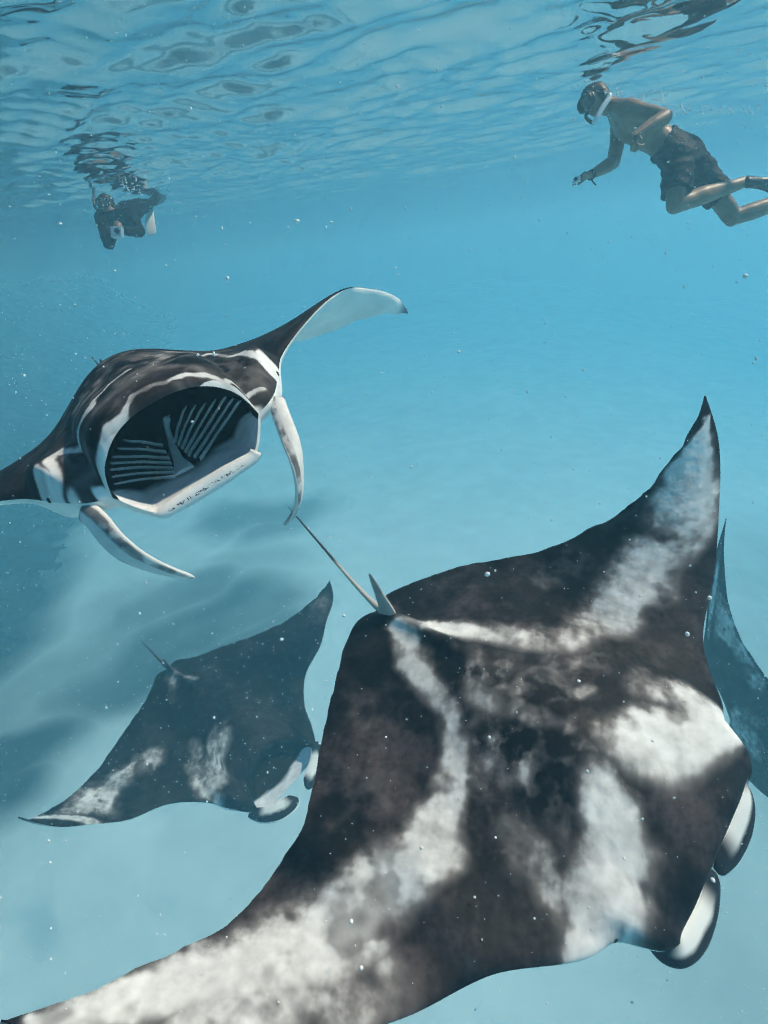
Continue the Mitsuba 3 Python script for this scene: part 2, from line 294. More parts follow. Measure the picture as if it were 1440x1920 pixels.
MARKS = {
 'front': [[0.02,-0.364,0.02,-0.364,0.03,0.03,0.8,0.8],[0.02,-0.364,-0.052,-0.23,0.027,0.03,0.8,0.75],[-0.052,-0.23,-0.106,-0.119,0.03,0.038,0.75,0.6],[-0.106,-0.119,-0.183,-0.028,0.038,0.052,0.6,0.6],[-0.183,-0.028,-0.328,0.003,0.052,0.074,0.6,0.75],[-0.328,0.003,-0.469,0.006,0.074,0.083,0.75,0.85],[-0.469,0.006,-0.559,-0.005,0.083,0.075,0.85,0.8],[-0.559,-0.005,-0.612,0.014,0.075,0.065,0.8,0.6],[-0.612,0.014,-0.684,-0.003,0.065,0.076,0.6,0.85],[-0.684,-0.003,-0.732,-0.043,0.076,0.083,0.85,1.0],[-0.732,-0.043,-0.82,-0.096,0.083,0.066,1.0,0.9],[-0.82,-0.096,-0.884,-0.124,0.066,0.042,0.9,1.0],[-0.884,-0.124,-0.942,-0.163,0.042,0.016,1.0,0.9],[0.022,-0.362,0.076,-0.264,0.03,0.04,0.8,0.85],[0.076,-0.264,0.111,-0.195,0.04,0.035,0.85,0.7],[0.111,-0.195,0.139,-0.128,0.035,0.036,0.7,0.55],[0.139,-0.128,0.18,-0.07,0.036,0.04,0.55,0.65],[0.18,-0.07,0.235,-0.035,0.04,0.04,0.65,0.6],[0.235,-0.035,0.297,-0.015,0.04,0.047,0.6,0.75],[0.297,-0.015,0.373,-0.002,0.047,0.064,0.75,0.9],[0.373,-0.002,0.476,-0.006,0.064,0.074,0.9,0.95],[0.476,-0.006,0.577,-0.013,0.074,0.078,0.95,1.0],[0.577,-0.013,0.656,-0.032,0.078,0.081,1.0,1.0],[0.656,-0.032,0.729,-0.068,0.081,0.07,1.0,1.0],[0.729,-0.068,0.82,-0.108,0.07,0.055,1.0,1.0],[0.82,-0.108,0.902,-0.14,0.055,0.043,1.0,1.0],[0.902,-0.14,0.967,-0.171,0.043,0.025,1.0,1.0],[0.691,0.004,0.803,-0.049,0.067,0.065,0.8,0.8],[0.603,0.076,0.665,0.066,0.081,0.056,0.35,0.5],[-0.024,0.207,-0.086,0.256,0.061,0.082,0.75,1.0],[-0.086,0.256,-0.152,0.3,0.082,0.071,1.0,1.0],[-0.152,0.3,-0.228,0.339,0.071,0.038,1.0,1.0],[-0.178,0.17,-0.208,0.254,0.045,0.064,0.5,0.8],[-0.208,0.254,-0.229,0.306,0.064,0.047,0.8,0.9],[0.073,0.202,0.106,0.256,0.055,0.074,0.7,1.0],[0.106,0.256,0.168,0.279,0.074,0.079,1.0,1.0],[0.168,0.279,0.247,0.28,0.079,0.078,1.0,1.0],[0.247,0.28,0.308,0.287,0.078,0.057,1.0,1.0],[0.295,0.28,0.284,0.216,0.058,0.049,0.9,0.7],[0.284,0.216,0.256,0.15,0.049,0.044,0.7,0.55],[0.256,0.15,0.232,0.094,0.044,0.031,0.55,0.35],[0.221,0.189,0.221,0.189,0.078,0.078,0.22,0.22],[-0.083,0.084,-0.063,0.082,0.022,0.017,0.5,0.5],[0.063,-0.113,0.061,-0.032,0.041,0.029,0.35,0.45],[0.061,-0.032,0.032,-0.019,0.029,0.021,0.45,0.4],[0.024,0.033,0.013,0.088,0.027,0.019,0.3,0.25],[-0.073,-0.04,-0.013,-0.14,0.085,0.056,0.15,0.15],[-0.334,-0.183,-0.334,-0.183,0.04,0.04,0.3,0.3]],
 'feeding': [[-0.102,0.239,-0.178,0.199,0.009,0.011,0.42,0.77],[-0.178,0.199,-0.207,0.295,0.011,0.012,0.77,0.85],[-0.207,0.295,-0.227,0.345,0.012,0.011,0.85,0.85],[-0.227,0.345,-0.251,0.33,0.011,0.009,0.85,0.85],[-0.01,0.286,0.031,0.288,0.009,0.01,0.51,0.77],[0.031,0.288,0.078,0.324,0.01,0.011,0.77,0.85],[0.078,0.324,0.124,0.333,0.011,0.012,0.85,0.68],[0.124,0.333,0.178,0.288,0.012,0.017,0.68,0.85],[0.178,0.288,0.21,0.342,0.017,0.019,0.85,0.85],[0.21,0.342,0.229,0.348,0.019,0.015,0.85,0.85],[0.173,0.416,0.142,0.424,0.009,0.009,0.85,0.81],[0.142,0.424,-0.167,0.413,0.009,0.006,0.81,0.77],[-0.167,0.413,-0.187,0.413,0.006,0.007,0.77,0.51],[0.217,0.384,0.217,0.384,0.022,0.022,0.85,0.85],[-0.037,0.385,0.054,0.421,0.035,0.028,0.09,0.1],[0.054,0.421,-0.099,0.417,0.028,0.035,0.1,0.09],[-0.099,0.417,0.146,0.343,0.035,0.018,0.09,0.13],[-0.322,0.207,-0.411,0.156,0.01,0.008,0.26,0.34],[0.281,0.161,0.281,0.161,0.011,0.011,0.26,0.26]],
 'lower': [[0.01,-0.43,0.043,-0.353,0.027,0.031,0.48,0.48],[0.043,-0.353,0.093,-0.266,0.031,0.026,0.48,0.24],[0.001,-0.394,-0.009,-0.312,0.023,0.022,0.4,0.4],[-0.009,-0.312,-0.038,-0.267,0.022,0.018,0.4,0.24],[0.097,0.127,0.179,0.15,0.073,0.073,0.56,0.68],[0.179,0.15,0.267,0.215,0.073,0.068,0.68,0.72],[0.267,0.215,0.272,0.263,0.068,0.04,0.72,0.72],[0.182,0.001,0.254,0.087,0.033,0.049,0.28,0.56],[0.254,0.087,0.29,0.187,0.049,0.048,0.56,0.72],[0.338,-0.107,0.462,-0.13,0.059,0.075,0.48,0.6],[0.462,-0.13,0.597,-0.11,0.075,0.089,0.6,0.8],[0.597,-0.11,0.702,-0.098,0.089,0.071,0.8,0.72],[0.702,-0.098,0.802,-0.112,0.071,0.046,0.72,0.4],[0.626,-0.039,0.617,-0.17,0.071,0.066,0.72,0.48],[-0.119,0.129,-0.119,0.129,0.091,0.091,0.11,0.11],[-0.294,0.19,-0.304,0.234,0.085,0.068,0.16,0.13],[-0.842,-0.114,-0.725,-0.069,0.077,0.075,0.2,0.12]],
 'edge': [[0.934,-0.247,0.854,-0.153,0.019,0.023,0.3,0.75],[0.854,-0.153,0.802,-0.086,0.023,0.028,0.75,0.9],[0.802,-0.086,0.739,-0.006,0.028,0.028,0.9,0.9],[0.739,-0.006,0.672,0.079,0.028,0.02,0.9,0.5]],
}
MOTTLE = [[0.02, -0.116, 0.116, 0.8], [0.003, 0.021, 0.123, 0.8], [0.113, 0.029, 0.131, 0.9], [-0.132, 0.004, 0.09, 0.6], [0.229, 0.006, 0.101, 0.8], [0.261, 0.089, 0.079, 0.7], [0.044, 0.131, 0.08, 0.7], [0.164, 0.179, 0.09, 0.5], [0.003, -0.158, 0.064, 0.6], [0.234, -0.25, 0.119, 0.16], [0.38, -0.144, 0.111, 0.16], [-0.194, -0.375, 0.103, 0.14], [-0.417, -0.169, 0.077, 0.25]]
GILLS = [
 ([[0.019,0.322,-0.055],[0.015,0.292,-0.052],[0.012,0.264,-0.048],[0.007,0.232,-0.039],[0.002,0.207,-0.028],[-0.005,0.19,-0.015],[-0.011,0.18,0.001],[-0.017,0.177,0.011],[-0.023,0.177,0.022]], .013),
 ([[0.025,0.244,-0.042],[0.045,0.223,-0.033],[0.066,0.212,-0.02],[0.088,0.218,-0.005],[0.109,0.241,0.015],[0.114,0.25,0.02],[0.119,0.259,0.026]], .0036),
 ([[0.032,0.284,-0.051],[0.057,0.253,-0.043],[0.083,0.236,-0.03],[0.107,0.245,-0.014],[0.129,0.279,0.008],[0.132,0.286,0.012],[0.135,0.294,0.016]], .0036),
 ([[0.04,0.322,-0.055],[0.066,0.292,-0.051],[0.092,0.272,-0.043],[0.119,0.286,-0.026],[0.143,0.334,0.0]], .0036),
 ([[0.02,0.201,-0.024],[0.034,0.192,-0.013],[0.048,0.189,-0.0],[0.06,0.192,0.01],[0.072,0.2,0.02],[0.077,0.204,0.026],[0.082,0.208,0.031]], .0036),
 ([[-0.006,0.206,-0.028],[-0.019,0.195,-0.019],[-0.031,0.188,-0.008],[-0.044,0.187,0.002],[-0.055,0.189,0.013],[-0.063,0.193,0.019],[-0.07,0.199,0.026]], .0036),
 ([[-0.009,0.236,-0.041],[-0.028,0.218,-0.033],[-0.048,0.206,-0.022],[-0.067,0.205,-0.011],[-0.085,0.213,0.003],[-0.095,0.223,0.012],[-0.105,0.236,0.022]], .0036),
 ([[-0.01,0.272,-0.049],[-0.045,0.243,-0.041],[-0.08,0.231,-0.027],[-0.11,0.246,-0.005],[-0.133,0.29,0.024],[-0.135,0.297,0.027],[-0.137,0.303,0.031]], .0036),
 ([[-0.023,0.314,-0.054],[-0.06,0.281,-0.049],[-0.096,0.262,-0.038],[-0.124,0.284,-0.016],[-0.145,0.332,0.014],[-0.148,0.344,0.019],[-0.15,0.357,0.025]], .0036),
]

# ---------------------------------------------------------------- materials of the rays
def make_skin(marks, brown, lip, mottle=()):
    def fn(p, n, uv):
        belly, mouth = (uv.x > 2.5) & (uv.x < 6), uv.x > 6
        s, y = mi.Float(dr.select(belly, uv.x - 4, uv.x)), uv.y
        a, b = fbm(s * 6 + 3, y * 6 + 1, 0, 3), fbm(s * 6 + 9, y * 6 + 5, 2, 3)
        fine = fbm(s * 40, y * 40, 1, 4)
        c2 = fbm(s * 16 + 3, y * 16 + 2, 3, 3)
        sx, yy = s + .040 * (a - .5) + .040 * (c2 - .5) + .012 * (fine - .5), y + .040 * (b - .5) - .040 * (c2 - .5) + .012 * (fine - .5)
        m = mi.Float(0)
        for x0, y0, x1, y1, r0, r1, w0, w1 in marks:
            dx, dy = x1 - x0, y1 - y0
            t = dr.clip(((sx - x0) * dx + (yy - y0) * dy) / max(dx * dx + dy * dy, 1e-6), 0, 1)
            d = dr.sqrt(dr.square(sx - x0 - t * dx) + dr.square(yy - y0 - t * dy)) / (r0 + t * (r1 - r0))
            m = dr.maximum(m, (w0 + t * (w1 - w0)) * (1 - smoothstep(.30, 1.35, d)))
        if lip:
            hw = .0004 + .005 * smoothstep(.07, .15, dr.abs(s))
            m = dr.maximum(m, (1 - smoothstep(.7, 1.7, dr.abs(uv.y - .432 + .2 * s * s) / hw)) * (1 - smoothstep(.165, .19, dr.abs(s))) * (.65 + .7 * fine))
            e = dr.sqrt(dr.square(dr.abs(sx) - .247) + dr.square(yy - .325))
            m = dr.maximum(m, 1 - smoothstep(.018, .036, e))
        streak = fbm(s * 9 + y * 5, y * 40 - s * 22, 4, 3)
        cloud = fbm(s * 14 + 7, y * 14, 3, 6)
        grain = .45 * cloud + .30 * fine + .25 * streak
        m = dr.clip(m * (.75 + .5 * grain) + (grain - .5) * (.10 + 3.4 * m * (1 - m)), 0, 1)
        m = .5 * m + .5 * smoothstep(.05, .95, m)
        web = 1 - smoothstep(.0, .16, dr.abs(fbm(s * 9 + 1, y * 9, 8, 3) - .5))
        web2 = 1 - smoothstep(.0, .18, dr.abs(fbm(s * 17 + 4, y * 17 + 3, 9, 3) - .5))
        mot = mi.Float(0)
        for x0, y0, r0, w0 in mottle:
            mot = dr.maximum(mot, w0 * (1 - smoothstep(.3, 1.1, dr.sqrt(dr.square(sx - x0) + dr.square(yy - y0)) / r0)))
        m = dr.maximum(m, mot * dr.clip(.42 * web * smoothstep(.35, .65, cloud) + .30 * web2 * smoothstep(.4, .6, fine) + .55 * smoothstep(.50, .78, grain + .25 * (fbm(s * 5 + 2, y * 5, 7, 2) - .5)), 0, .75))
        m = dr.clip(m - .7 * smoothstep(.56, .72, fbm(s * 12, y * 12 + 4, 6, 4)) * m * (1 - .4 * m), 0, 1)
        bx = smoothstep(.46, .74, .6 * fbm(s * 8 + 2, y * 8 + 8, 5, 4) + .4 * fbm(s * 26 + 2, y * 26 + 8, 5, 4)) * brown * (.5 + streak)
        dark = mix([.004, .0045, .007], [.013, .0125, .017], fine)
        col = mix(dark, [.088, .070, .076], dr.clip(.7 * bx + .35 * brown * web * cloud, 0, .7))
        warm = mix([.40, .38, .38], [.77, .785, .79], smoothstep(.25, .8, m))
        col = mi.Color3f(col * (.55 + .9 * fbm(s * 120, y * 120, 2, 3)))
        top = mix(col, warm * (.46 + .46 * fine + .36 * cloud), m)
        under = mi.Color3f([.80, .80, .78]) * (.85 + .25 * cloud)
        under = mix(under, [.05, .05, .06], smoothstep(.90, .985, dr.abs(s)) * .8)
        q = uv.y
        mm = uv.x - 8
        floor_ = smoothstep(-.03, .03, q - .895 + 8 * mm * mm + .05 * (cloud - .5))
        inner = mix([.006, .006, .009], [.72, .77, .84], dr.maximum(floor_ * (1 - .35 * fine), 1 - smoothstep(.015, .035, q)))
        return mi.Color3f(dr.select(mouth, inner, dr.select(belly, under, top)))
    return fn

def bump_fn(p, n, uv):
    return .6 * fbm(uv.x * 60, uv.y * 60, 0, 3) + .4 * fbm(uv.x * 9 + uv.y * 6, uv.y * 45 - uv.x * 25, 2, 2)

def fin_fn(p, n, uv):
    c, sn, t = dr.cos(uv.x), dr.sin(uv.x), uv.y
    f = fbm(p.x * 48, p.y * 48, p.z * 48, 4)
    rim = smoothstep(.80, .93, dr.abs(c) + .10 * (f - .5))
    patch = smoothstep(.30, .75, f + .1 * fbm(p.x * 9, p.y * 9, p.z * 9, 2))
    strip = smoothstep(-.12, .12, -c - .15 + .4 * (f - .5))
    g2 = fbm(p.x * 14, p.y * 14, p.z * 14, 3)
    up_ = mix([.10, .10, .11], [.72, .71, .69], dr.clip(.8 * patch * smoothstep(.3, .6, g2) + .25 * f + rim, 0, 1))
    low = mi.Color3f([.74, .75, .74]) * (.8 + .3 * f)
    return mi.Color3f(mix(low, up_, strip))
def scoop_fn(p, n, uv):
    c, sn, t = dr.cos(uv.x), dr.sin(uv.x), uv.y
    f = fbm(p.x * 14, p.y * 14, p.z * 14, 3)
    rim = smoothstep(.84, .92, dr.abs(c))
    blob = (1 - smoothstep(.30, .75, dr.abs(c + .45) + .5 * (f - .5))) * smoothstep(.12, .28, t) * (1 - smoothstep(.60, .85, t))
    return mix([.020, .024, .034], [.82, .82, .80], dr.clip(rim + blob, 0, 1))
def lip_fn(p, n, uv):
    c, t = dr.cos(uv.x), uv.y
    speck = smoothstep(.52, .60, fbm(t * 90, c * 9, 0, 2)) * (1 - smoothstep(.10, .30, dr.abs(c - .1))) * smoothstep(.12, .2, t) * (1 - smoothstep(.85, .93, t))
    return mix([.80, .80, .79], [.05, .05, .06], speck)

def skin_bsdf(key, fn, rough=.55, spec=.10, bump=None):
    b = {'type': 'principled', 'base_color': mikit.proc(fn), 'roughness': rough, 'specular': spec}
    if bump is not None:
        b = {'type': 'bumpmap', 'arbitrary': mikit.proc(bump[0], 2e-3), 'scale': bump[1], 'bsdf': b}
    scene[key] = {'type': 'twosided', 'bsdf': b}
def plain(key, rgb, rough=.5, spec=.4, metallic=0.0):
    scene[key] = {'type': 'twosided', 'bsdf': {'type': 'principled', 'base_color': {'type': 'rgb', 'value': list(rgb)}, 'roughness': rough, 'specular': spec, 'metallic': metallic}}

skin_bsdf('skin_front', make_skin(MARKS['front'], .62, False, MOTTLE), bump=(bump_fn, .004))
skin_bsdf('skin_feeding', make_skin(MARKS['feeding'], .32, True, [(0, .25, .32, .6)]), bump=(bump_fn, .004))
skin_bsdf('skin_far', make_skin(MARKS['lower'] + MARKS['edge'], .25, False))
skin_bsdf('fin_skin', fin_fn); skin_bsdf('scoop_skin', scoop_fn); skin_bsdf('lip_skin', lip_fn)
plain('gill', [.75, .78, .82]); plain('eye_black', [.01, .01, .012], .15, .6); plain('tail_skin', [.05, .05, .055])
def pale_tail_fn(p, n, uv):
    return mix([.50, .46, .43], [.05, .05, .06], smoothstep(.45, .6, uv.y + .25 * (fbm(p.x * 30, p.y * 30, p.z * 30, 2) - .5)) * (.55 + .45 * dr.sin(uv.x)))
skin_bsdf('pale_tail', pale_tail_fn)

# ---------------------------------------------------------------- the rays
def manta(key, kind, bsdf, label, fins, tail, dorsal, tail_bsdf='tail_skin', fin_bsdf='scoop_skin'):
    m = MANTAS[kind]
    labels[key] = {'label': label, 'category': 'manta ray', 'group': 'manta rays swimming together'}
    def put(name, mesh, b, uv=None):
        k = f'{key}__{name}'; i = 0
        while k in scene: i += 1; k = f'{key}__{name}_{i:03d}'
        scene[k] = mikit.ply((m.world(mesh[0]), mesh[1]), b, smooth=True, uv=uv); return k
    v, f, u = join(SKINS[kind].patches())
    put('body', (v, f), bsdf, u)
    for P, Wd, half, thick in fins:
        v, f, u = ribbon(P, Wd, half, thick); put('cephalic_fin', (v, f), fin_bsdf, u)
    if tail:
        v, f, u = ribbon(tail, [[1, 0, 0]] * len(tail), [.011, .007, .005, .0035, .0025, .0015], [.012, .007, .005, .0035, .0025, .0015], 12); put('tail', (v, f), tail_bsdf, u)
    if dorsal:
        v, f, u = ribbon(dorsal, [[0, 1, -.1]] * len(dorsal), [.034, .026, .016, .009, .003], [.013, .010, .007, .005, .002], 14); put('dorsal_fin', (v, f), tail_bsdf, u)
    for sg in (1, -1):
        e = trimesh.creation.icosphere(2, .009); put('eye', (m.bent(sg * .246, .328, .003) + e.vertices, e.faces), 'eye_black')
    return put

sc_half, sc_th = [.022, .034, .041, .038, .026], [.014, .014, .012, .010, .008]
def scoop(sg, pts):
    return ([[sg * x, y, z] for x, y, z in pts], [[sg * .1, .70, -.72]] * len(pts), sc_half, sc_th)
sp1 = [(.188, .372, -.010), (.172, .424, -.018), (.115, .441, -.030), (.055, .440, -.034), (.002, .428, -.030)]
manta('manta_ray', 'front', 'skin_front', 'largest and nearest manta ray with white shoulder patches, cut by the bottom edge',
      [scoop(1, sp1), scoop(-1, sp1)],
      [[0, -.42, .03], [0, -.485, .04], [0, -.56, .075], [0, -.64, .12], [0, -.71, .16], [0, -.78, .20]],
      [[0, -.41, .03], [0, -.425, .065], [0, -.445, .10], [0, -.462, .13], [0, -.474, .15]], 'pale_tail')
sp3 = [(.195, .40, .0), (.165, .455, .0), (.115, .49, .0), (.065, .505, .0), (.03, .50, .0)]
manta('manta_ray_002', 'lower', 'skin_far', 'smaller dark manta ray with its head partly behind the largest ray',
      [([[sg * x, y, z] for x, y, z in sp3], [[sg * .4, .9, -.2]] * 5, [.024, .036, .042, .038, .026], sc_th) for sg in (1, -1)],
      [[0, -.44, .03], [0, -.50, .03], [0, -.56, .04], [0, -.60, .05], [0, -.64, .055], [0, -.68, .06]],
      [[0, -.41, .03], [0, -.42, .05], [0, -.44, .07], [0, -.455, .085], [0, -.465, .095]])
manta('manta_ray_003', 'edge', 'skin_far', 'dark manta ray at the right edge, mostly hidden, its pointed wing raised upright', [scoop(1, sp1), scoop(-1, sp1)], None, None)
sw, st = [.022, .027, .025, .015, .006], [.014, .009, .007, .006, .005]
sw2 = [.018, .018, .017, .015, .010]
put = manta('manta_ray_001', 'feeding', 'skin_feeding', 'feeding manta ray facing the camera with its mouth wide open',
      [([(.205, .395, .0), (.195, .45, -.025), (.185, .495, -.06), (.155, .525, -.11), (.118, .525, -.165)], [(.75, -.5, -.45)] * 5, sw, st),
       ([(-.205, .395, .0), (-.18, .46, -.03), (-.155, .52, -.07), (-.125, .525, -.14), (-.075, .49, -.195)], [(-.8, -.5, .25)] * 5, sw2, st)],
      [[0, -.44, .03], [0, -.55, .03], [0, -.66, .03], [0, -.75, .03], [0, -.85, .04], [0, -.95, .05]],
      [[0, -.41, .04], [0, -.42, .055], [0, -.44, .07], [0, -.455, .085], [0, -.465, .095]], fin_bsdf='fin_skin')
def between(a, b):
    rs = lambda q: np.stack([np.interp(np.linspace(0, 1, 9), np.linspace(0, 1, len(q)), np.asarray(q)[:, k]) for k in range(3)], 1)
    return (rs(a) + rs(b)) / 2
bars = [P for P, r in GILLS if r < .01]
for P, r in [(P, r if r > .01 else .0026) for P, r in GILLS] + [(between(bars[a], bars[b]), .0024) for a, b in ((3, 0), (0, 1), (1, 2), (4, 5), (5, 6), (6, 7))]:
    v, f, u = ribbon(P, [[0, .3, 1] if r < .01 else [1, 0, 0]] * len(P), [r * 2.6, r * 1.6, r * 1.1, r, r * .6] if r < .01 else [.024, .012, .007, .006, .010], [r * .8] * 3 if r < .01 else [.005] * 3, 10); put('gill_arch', (v, f), 'gill')
mf = MANTAS['feeding']; ss = np.linspace(-.112, .112, 15)
lipz = SKINS['feeding'].lips(ss)[1]
v, f, u = ribbon([[s_, mf.le(s_) + .004, z_ - .002] for s_, z_ in zip(ss, lipz)], [[0, .35, -1]] * 15, [.012, .017, .017, .012], [.010, .013, .013, .010], 16)
put('lower_lip', (v, f), 'lip_skin', u)

# ---------------------------------------------------------------- swimmers
rgt = right0 * math.cos(ROLL) - up0 * math.sin(ROLL)
def at(px, py, d):
    """the point at distance d (along the view axis) that the photograph shows at this pixel"""
    return CAM + (fwd + rgt * (px - CX) / F - up * (py - CY) / F) * d
def ball(p, r, n=20):
    return m3.Manifold.sphere(float(r), n).translate([float(x) for x in p])
def bone(a, b, ra, rb):
    return m3.Manifold.batch_hull([ball(a, ra), ball(b, rb)])
def hull(*prs):
    return m3.Manifold.batch_hull([ball(p, r) for p, r in prs])
def union(ps):
    out = ps[0]
    for q in ps[1:]: out = out + q
    return out
def smooth_mesh(man, edge, it=12):
    q = man.refine_to_length(edge).to_mesh()
    t = trimesh.Trimesh(np.array(q.vert_properties[:, :3]), np.array(q.tri_verts), process=True)
    v0 = np.array(t.vertices)
    trimesh.smoothing.filter_taubin(t, lamb=.5, nu=.53, iterations=it)
    v1 = np.array(t.vertices); bad = ~(np.linalg.norm(v1 - v0, axis=1) < .03)
    v1[bad] = v0[bad]; t.vertices = v1
    return t
def unit(v): v = np.asarray(v, float); return v / np.linalg.norm(v)
def frame(f, u):
    f = unit(f); s = unit(np.cross(f, u)); return f, s, np.cross(s, f)
def hand(wrist, out, palm, side, curl=.5, spread=.16, k=1.0):
    """palm and five fingers: out = from wrist to knuckles, palm = way the palm faces, side = +1 / -1 for the thumb's side"""
    o = unit(out); n = unit(np.asarray(palm) - np.dot(palm, o) * o); t = np.cross(o, n) * side
    W = np.asarray(wrist, float)
    ps = [hull((W, .024 * k), (W + o * .075 * k + t * .030 * k, .013 * k), (W + o * .078 * k - t * .030 * k, .011 * k), (W + o * .03 * k + t * .026 * k, .016 * k))]
    for j, (off, L) in enumerate(((.030, .074), (.010, .082), (-.010, .077), (-.030, .060))):
        b = W + o * .076 * k + t * off * k
        d = unit(o + t * off / .03 * spread); a = 0; c = curl * (.85 + .12 * j); p = b
        for sgm, r0, r1 in ((.44, .0100, .0092), (.32, .0092, .0083), (.24, .0083, .0070)):
            a += c * (1.0 if sgm > .4 else .9); q = p + (d * math.cos(a) + n * math.sin(a)) * L * sgm * k
            ps.append(bone(p, q, r0 * k, r1 * k)); p = q
    b = W + o * .022 * k + t * .028 * k
    q = b + (o * .6 + t * .75 + n * .35) * .040 * k; e = q + (o * .85 + t * .1 + n * .5) * .030 * k
    ps += [bone(b, q, .0135 * k, .0105 * k), bone(q, e, .0105 * k, .0080 * k)]
    return ps
def skin_fn(p, n, uv):
    f = fbm(p.x * 9, p.y * 9, p.z * 9, 3)
    return mix([.17, .105, .075], [.30, .20, .145], f)
def cloth_fn(p, n, uv):
    f = fbm(p.x * 25, p.y * 25, p.z * 25, 3)
    return mix([.008, .009, .015], [.022, .025, .036], f)
def cloth_bump(p, n, uv):
    return fbm(p.x * 16 + p.z * 8, p.y * 16, p.z * 34, 3)
skin_bsdf('tanned_skin', skin_fn, .45, .4)
skin_bsdf('dark_cloth', cloth_fn, .7, .2, bump=(cloth_bump, .022))
plain('black_rubber', [.018, .019, .022], .4, .45); plain('hair', [.020, .016, .014], .55, .3); plain('white_plastic', [.80, .81, .80], .3, .5)
plain('neoprene', [.006, .008, .012], .7, .06); plain('silver', [.55, .57, .60], .3, .5, .6); plain('pale_blade', [.82, .80, .74], .4, .4)
plain('grey_cloth', [.18, .19, .20], .7, .2)
scene['mask_glass'] = {'type': 'thindielectric', 'int_ior': 1.5, 'ext_ior': 1.333}

def add(key, mesh, b, smooth=40):
    i, k = 0, key
    while k in scene: i += 1; k = f'{key}_{i:03d}'
    scene[k] = mikit.ply(mesh, b, smooth=smooth); return k

def oval_ring(c, f, u, a, b, r, n=40, m=10):
    f, s, u = frame(f, u); t = np.linspace(0, 2 * np.pi, n, endpoint=False); q = np.linspace(0, 2 * np.pi, m, endpoint=False)
    sq = lambda v: np.sign(v) * np.abs(v)**.75
    cen = c + a * sq(np.cos(t))[:, None] * s + b * sq(np.sin(t))[:, None] * u
    rad = np.cos(t)[:, None] * s + np.sin(t)[:, None] * u
    V = cen[:, None] + r * (np.cos(q)[None, :, None] * rad[:, None] + 1.6 * np.sin(q)[None, :, None] * f)
    i, j = np.meshgrid(np.arange(n), np.arange(m), indexing='ij')
    fq_ = np.stack([i * m + j, ((i + 1) % n) * m + j, ((i + 1) % n) * m + (j + 1) % m, i * m + (j + 1) % m], -1).reshape(-1, 4)
    return V.reshape(-1, 3), tri(fq_), cen
def lens(cen, c, f, off):
    v = np.vstack([cen, [c]]) + f * off; n = len(cen); k = np.arange(n)
    return v, np.stack([k, (k + 1) % n, k * 0 + n], 1)

def head_parts(c, f, u, r=.1):
    """skull, jaw, nose, ears; c = middle of the skull, f = where the face looks, u = crown"""
    f, s, u = frame(f, u)
    P = lambda a, b, d: c + f * a + s * b + u * d
    ps = [hull((P(-.02, 0, .03), .088), (P(.025, 0, .025), .078), (P(-.045, 0, .005), .070)),
          hull((P(.04, .03, -.02), .040), (P(.04, -.03, -.02), .040), (P(.055, 0, -.085), .026), (P(.0, .045, -.06), .024), (P(.0, -.045, -.06), .024), (P(.02, 0, .02), .07)),
          bone(P(.092, 0, .0), P(.112, 0, -.032), .010, .014), hull((P(.092, .016, -.062), .009), (P(.092, -.016, -.062), .009))]
    for q in (1, -1):
        ps.append(hull((P(-.01, q * .082, .005), .014), (P(-.02, q * .088, -.005), .012), (P(-.008, q * .082, -.03), .009)))
        ps.append(ball(P(.086, q * .032, .004), .013))
    hair = hull((P(-.026, 0, .040), .095), (P(.018, 0, .052), .080), (P(-.058, 0, -.02), .074), (P(-.03, .03, -.01), .07), (P(-.03, -.03, -.01), .07))
    return ps, hair, P, (f, s, u)

# the snorkeller on the right
D0 = 4.45
sh_n, sh_f = at(1176, 206, D0 - .17), at(1163, 232, D0 + .20)       # near and far shoulder
neck, hc = at(1150, 201, D0), at(1117, 190, D0)
hip_n, hip_f = at(1272, 300, D0 - .09), at(1290, 288, D0 + .10)
el_n, wr_n = at(1247, 219, D0 - .30), at(1188, 257, D0 - .34)
el_f, wr_f = at(1151, 304, D0 + .22), at(1108, 328, D0 + .10)
kn_n, an_n = at(1266, 384, D0 - .12), at(1396, 341, D0 - .02)
kn_f, an_f = at(1374, 408, D0 + .14), at(1500, 366, D0 + .18)
chest, belly = at(1192, 232, D0), at(1234, 262, D0)
hp, hair, P, (hf, hs, hu) = head_parts(hc, unit(-rgt * .86 - up * .42 - fwd * .18), unit(up * .9 - rgt * .35))
ps = hp + [bone(hc - hu * .02, neck, .062, .068), hull((neck, .062), (sh_n, .070), (sh_f, .070), (chest, .135)),
      hull((chest - rgt * .02, .135), (belly, .114), (sh_n * .35 + sh_f * .15 + chest * .5, .13), (sh_f * .35 + sh_n * .15 + chest * .5, .13)),
      hull((belly, .112), (hip_n, .105), (hip_f, .105)),
      bone(sh_n, el_n, .074, .052), bone(el_n, el_n * .65 + wr_n * .35, .052, .053), bone(el_n * .65 + wr_n * .35, wr_n, .053, .032), bone(sh_f, el_f, .074, .052), bone(el_f, el_f * .65 + wr_f * .35, .052, .053), bone(el_f * .65 + wr_f * .35, wr_f, .053, .032),
      bone(hip_n, kn_n, .104, .066), bone(kn_n, kn_n * .62 + an_n * .38, .064, .068), bone(kn_n * .62 + an_n * .38, an_n, .068, .040),
      bone(hip_f, kn_f, .104, .066), bone(kn_f, kn_f * .62 + an_f * .38, .064, .068), bone(kn_f * .62 + an_f * .38, an_f, .068, .040)]
out_n = unit(at(1188, 288, D0 - .36) - wr_n); ps += hand(wr_n, out_n, rgt, 1, 1.0)
out_f = unit(at(1062, 331, D0 + .04) - wr_f); ps += hand(wr_f, out_f, -up, -1, .42, k=1.1)
labels['person'] = {'label': 'shirtless snorkeller in dark shorts reaching one arm forward below the surface', 'category': 'person'}
bm = smooth_mesh(union(ps), .014)
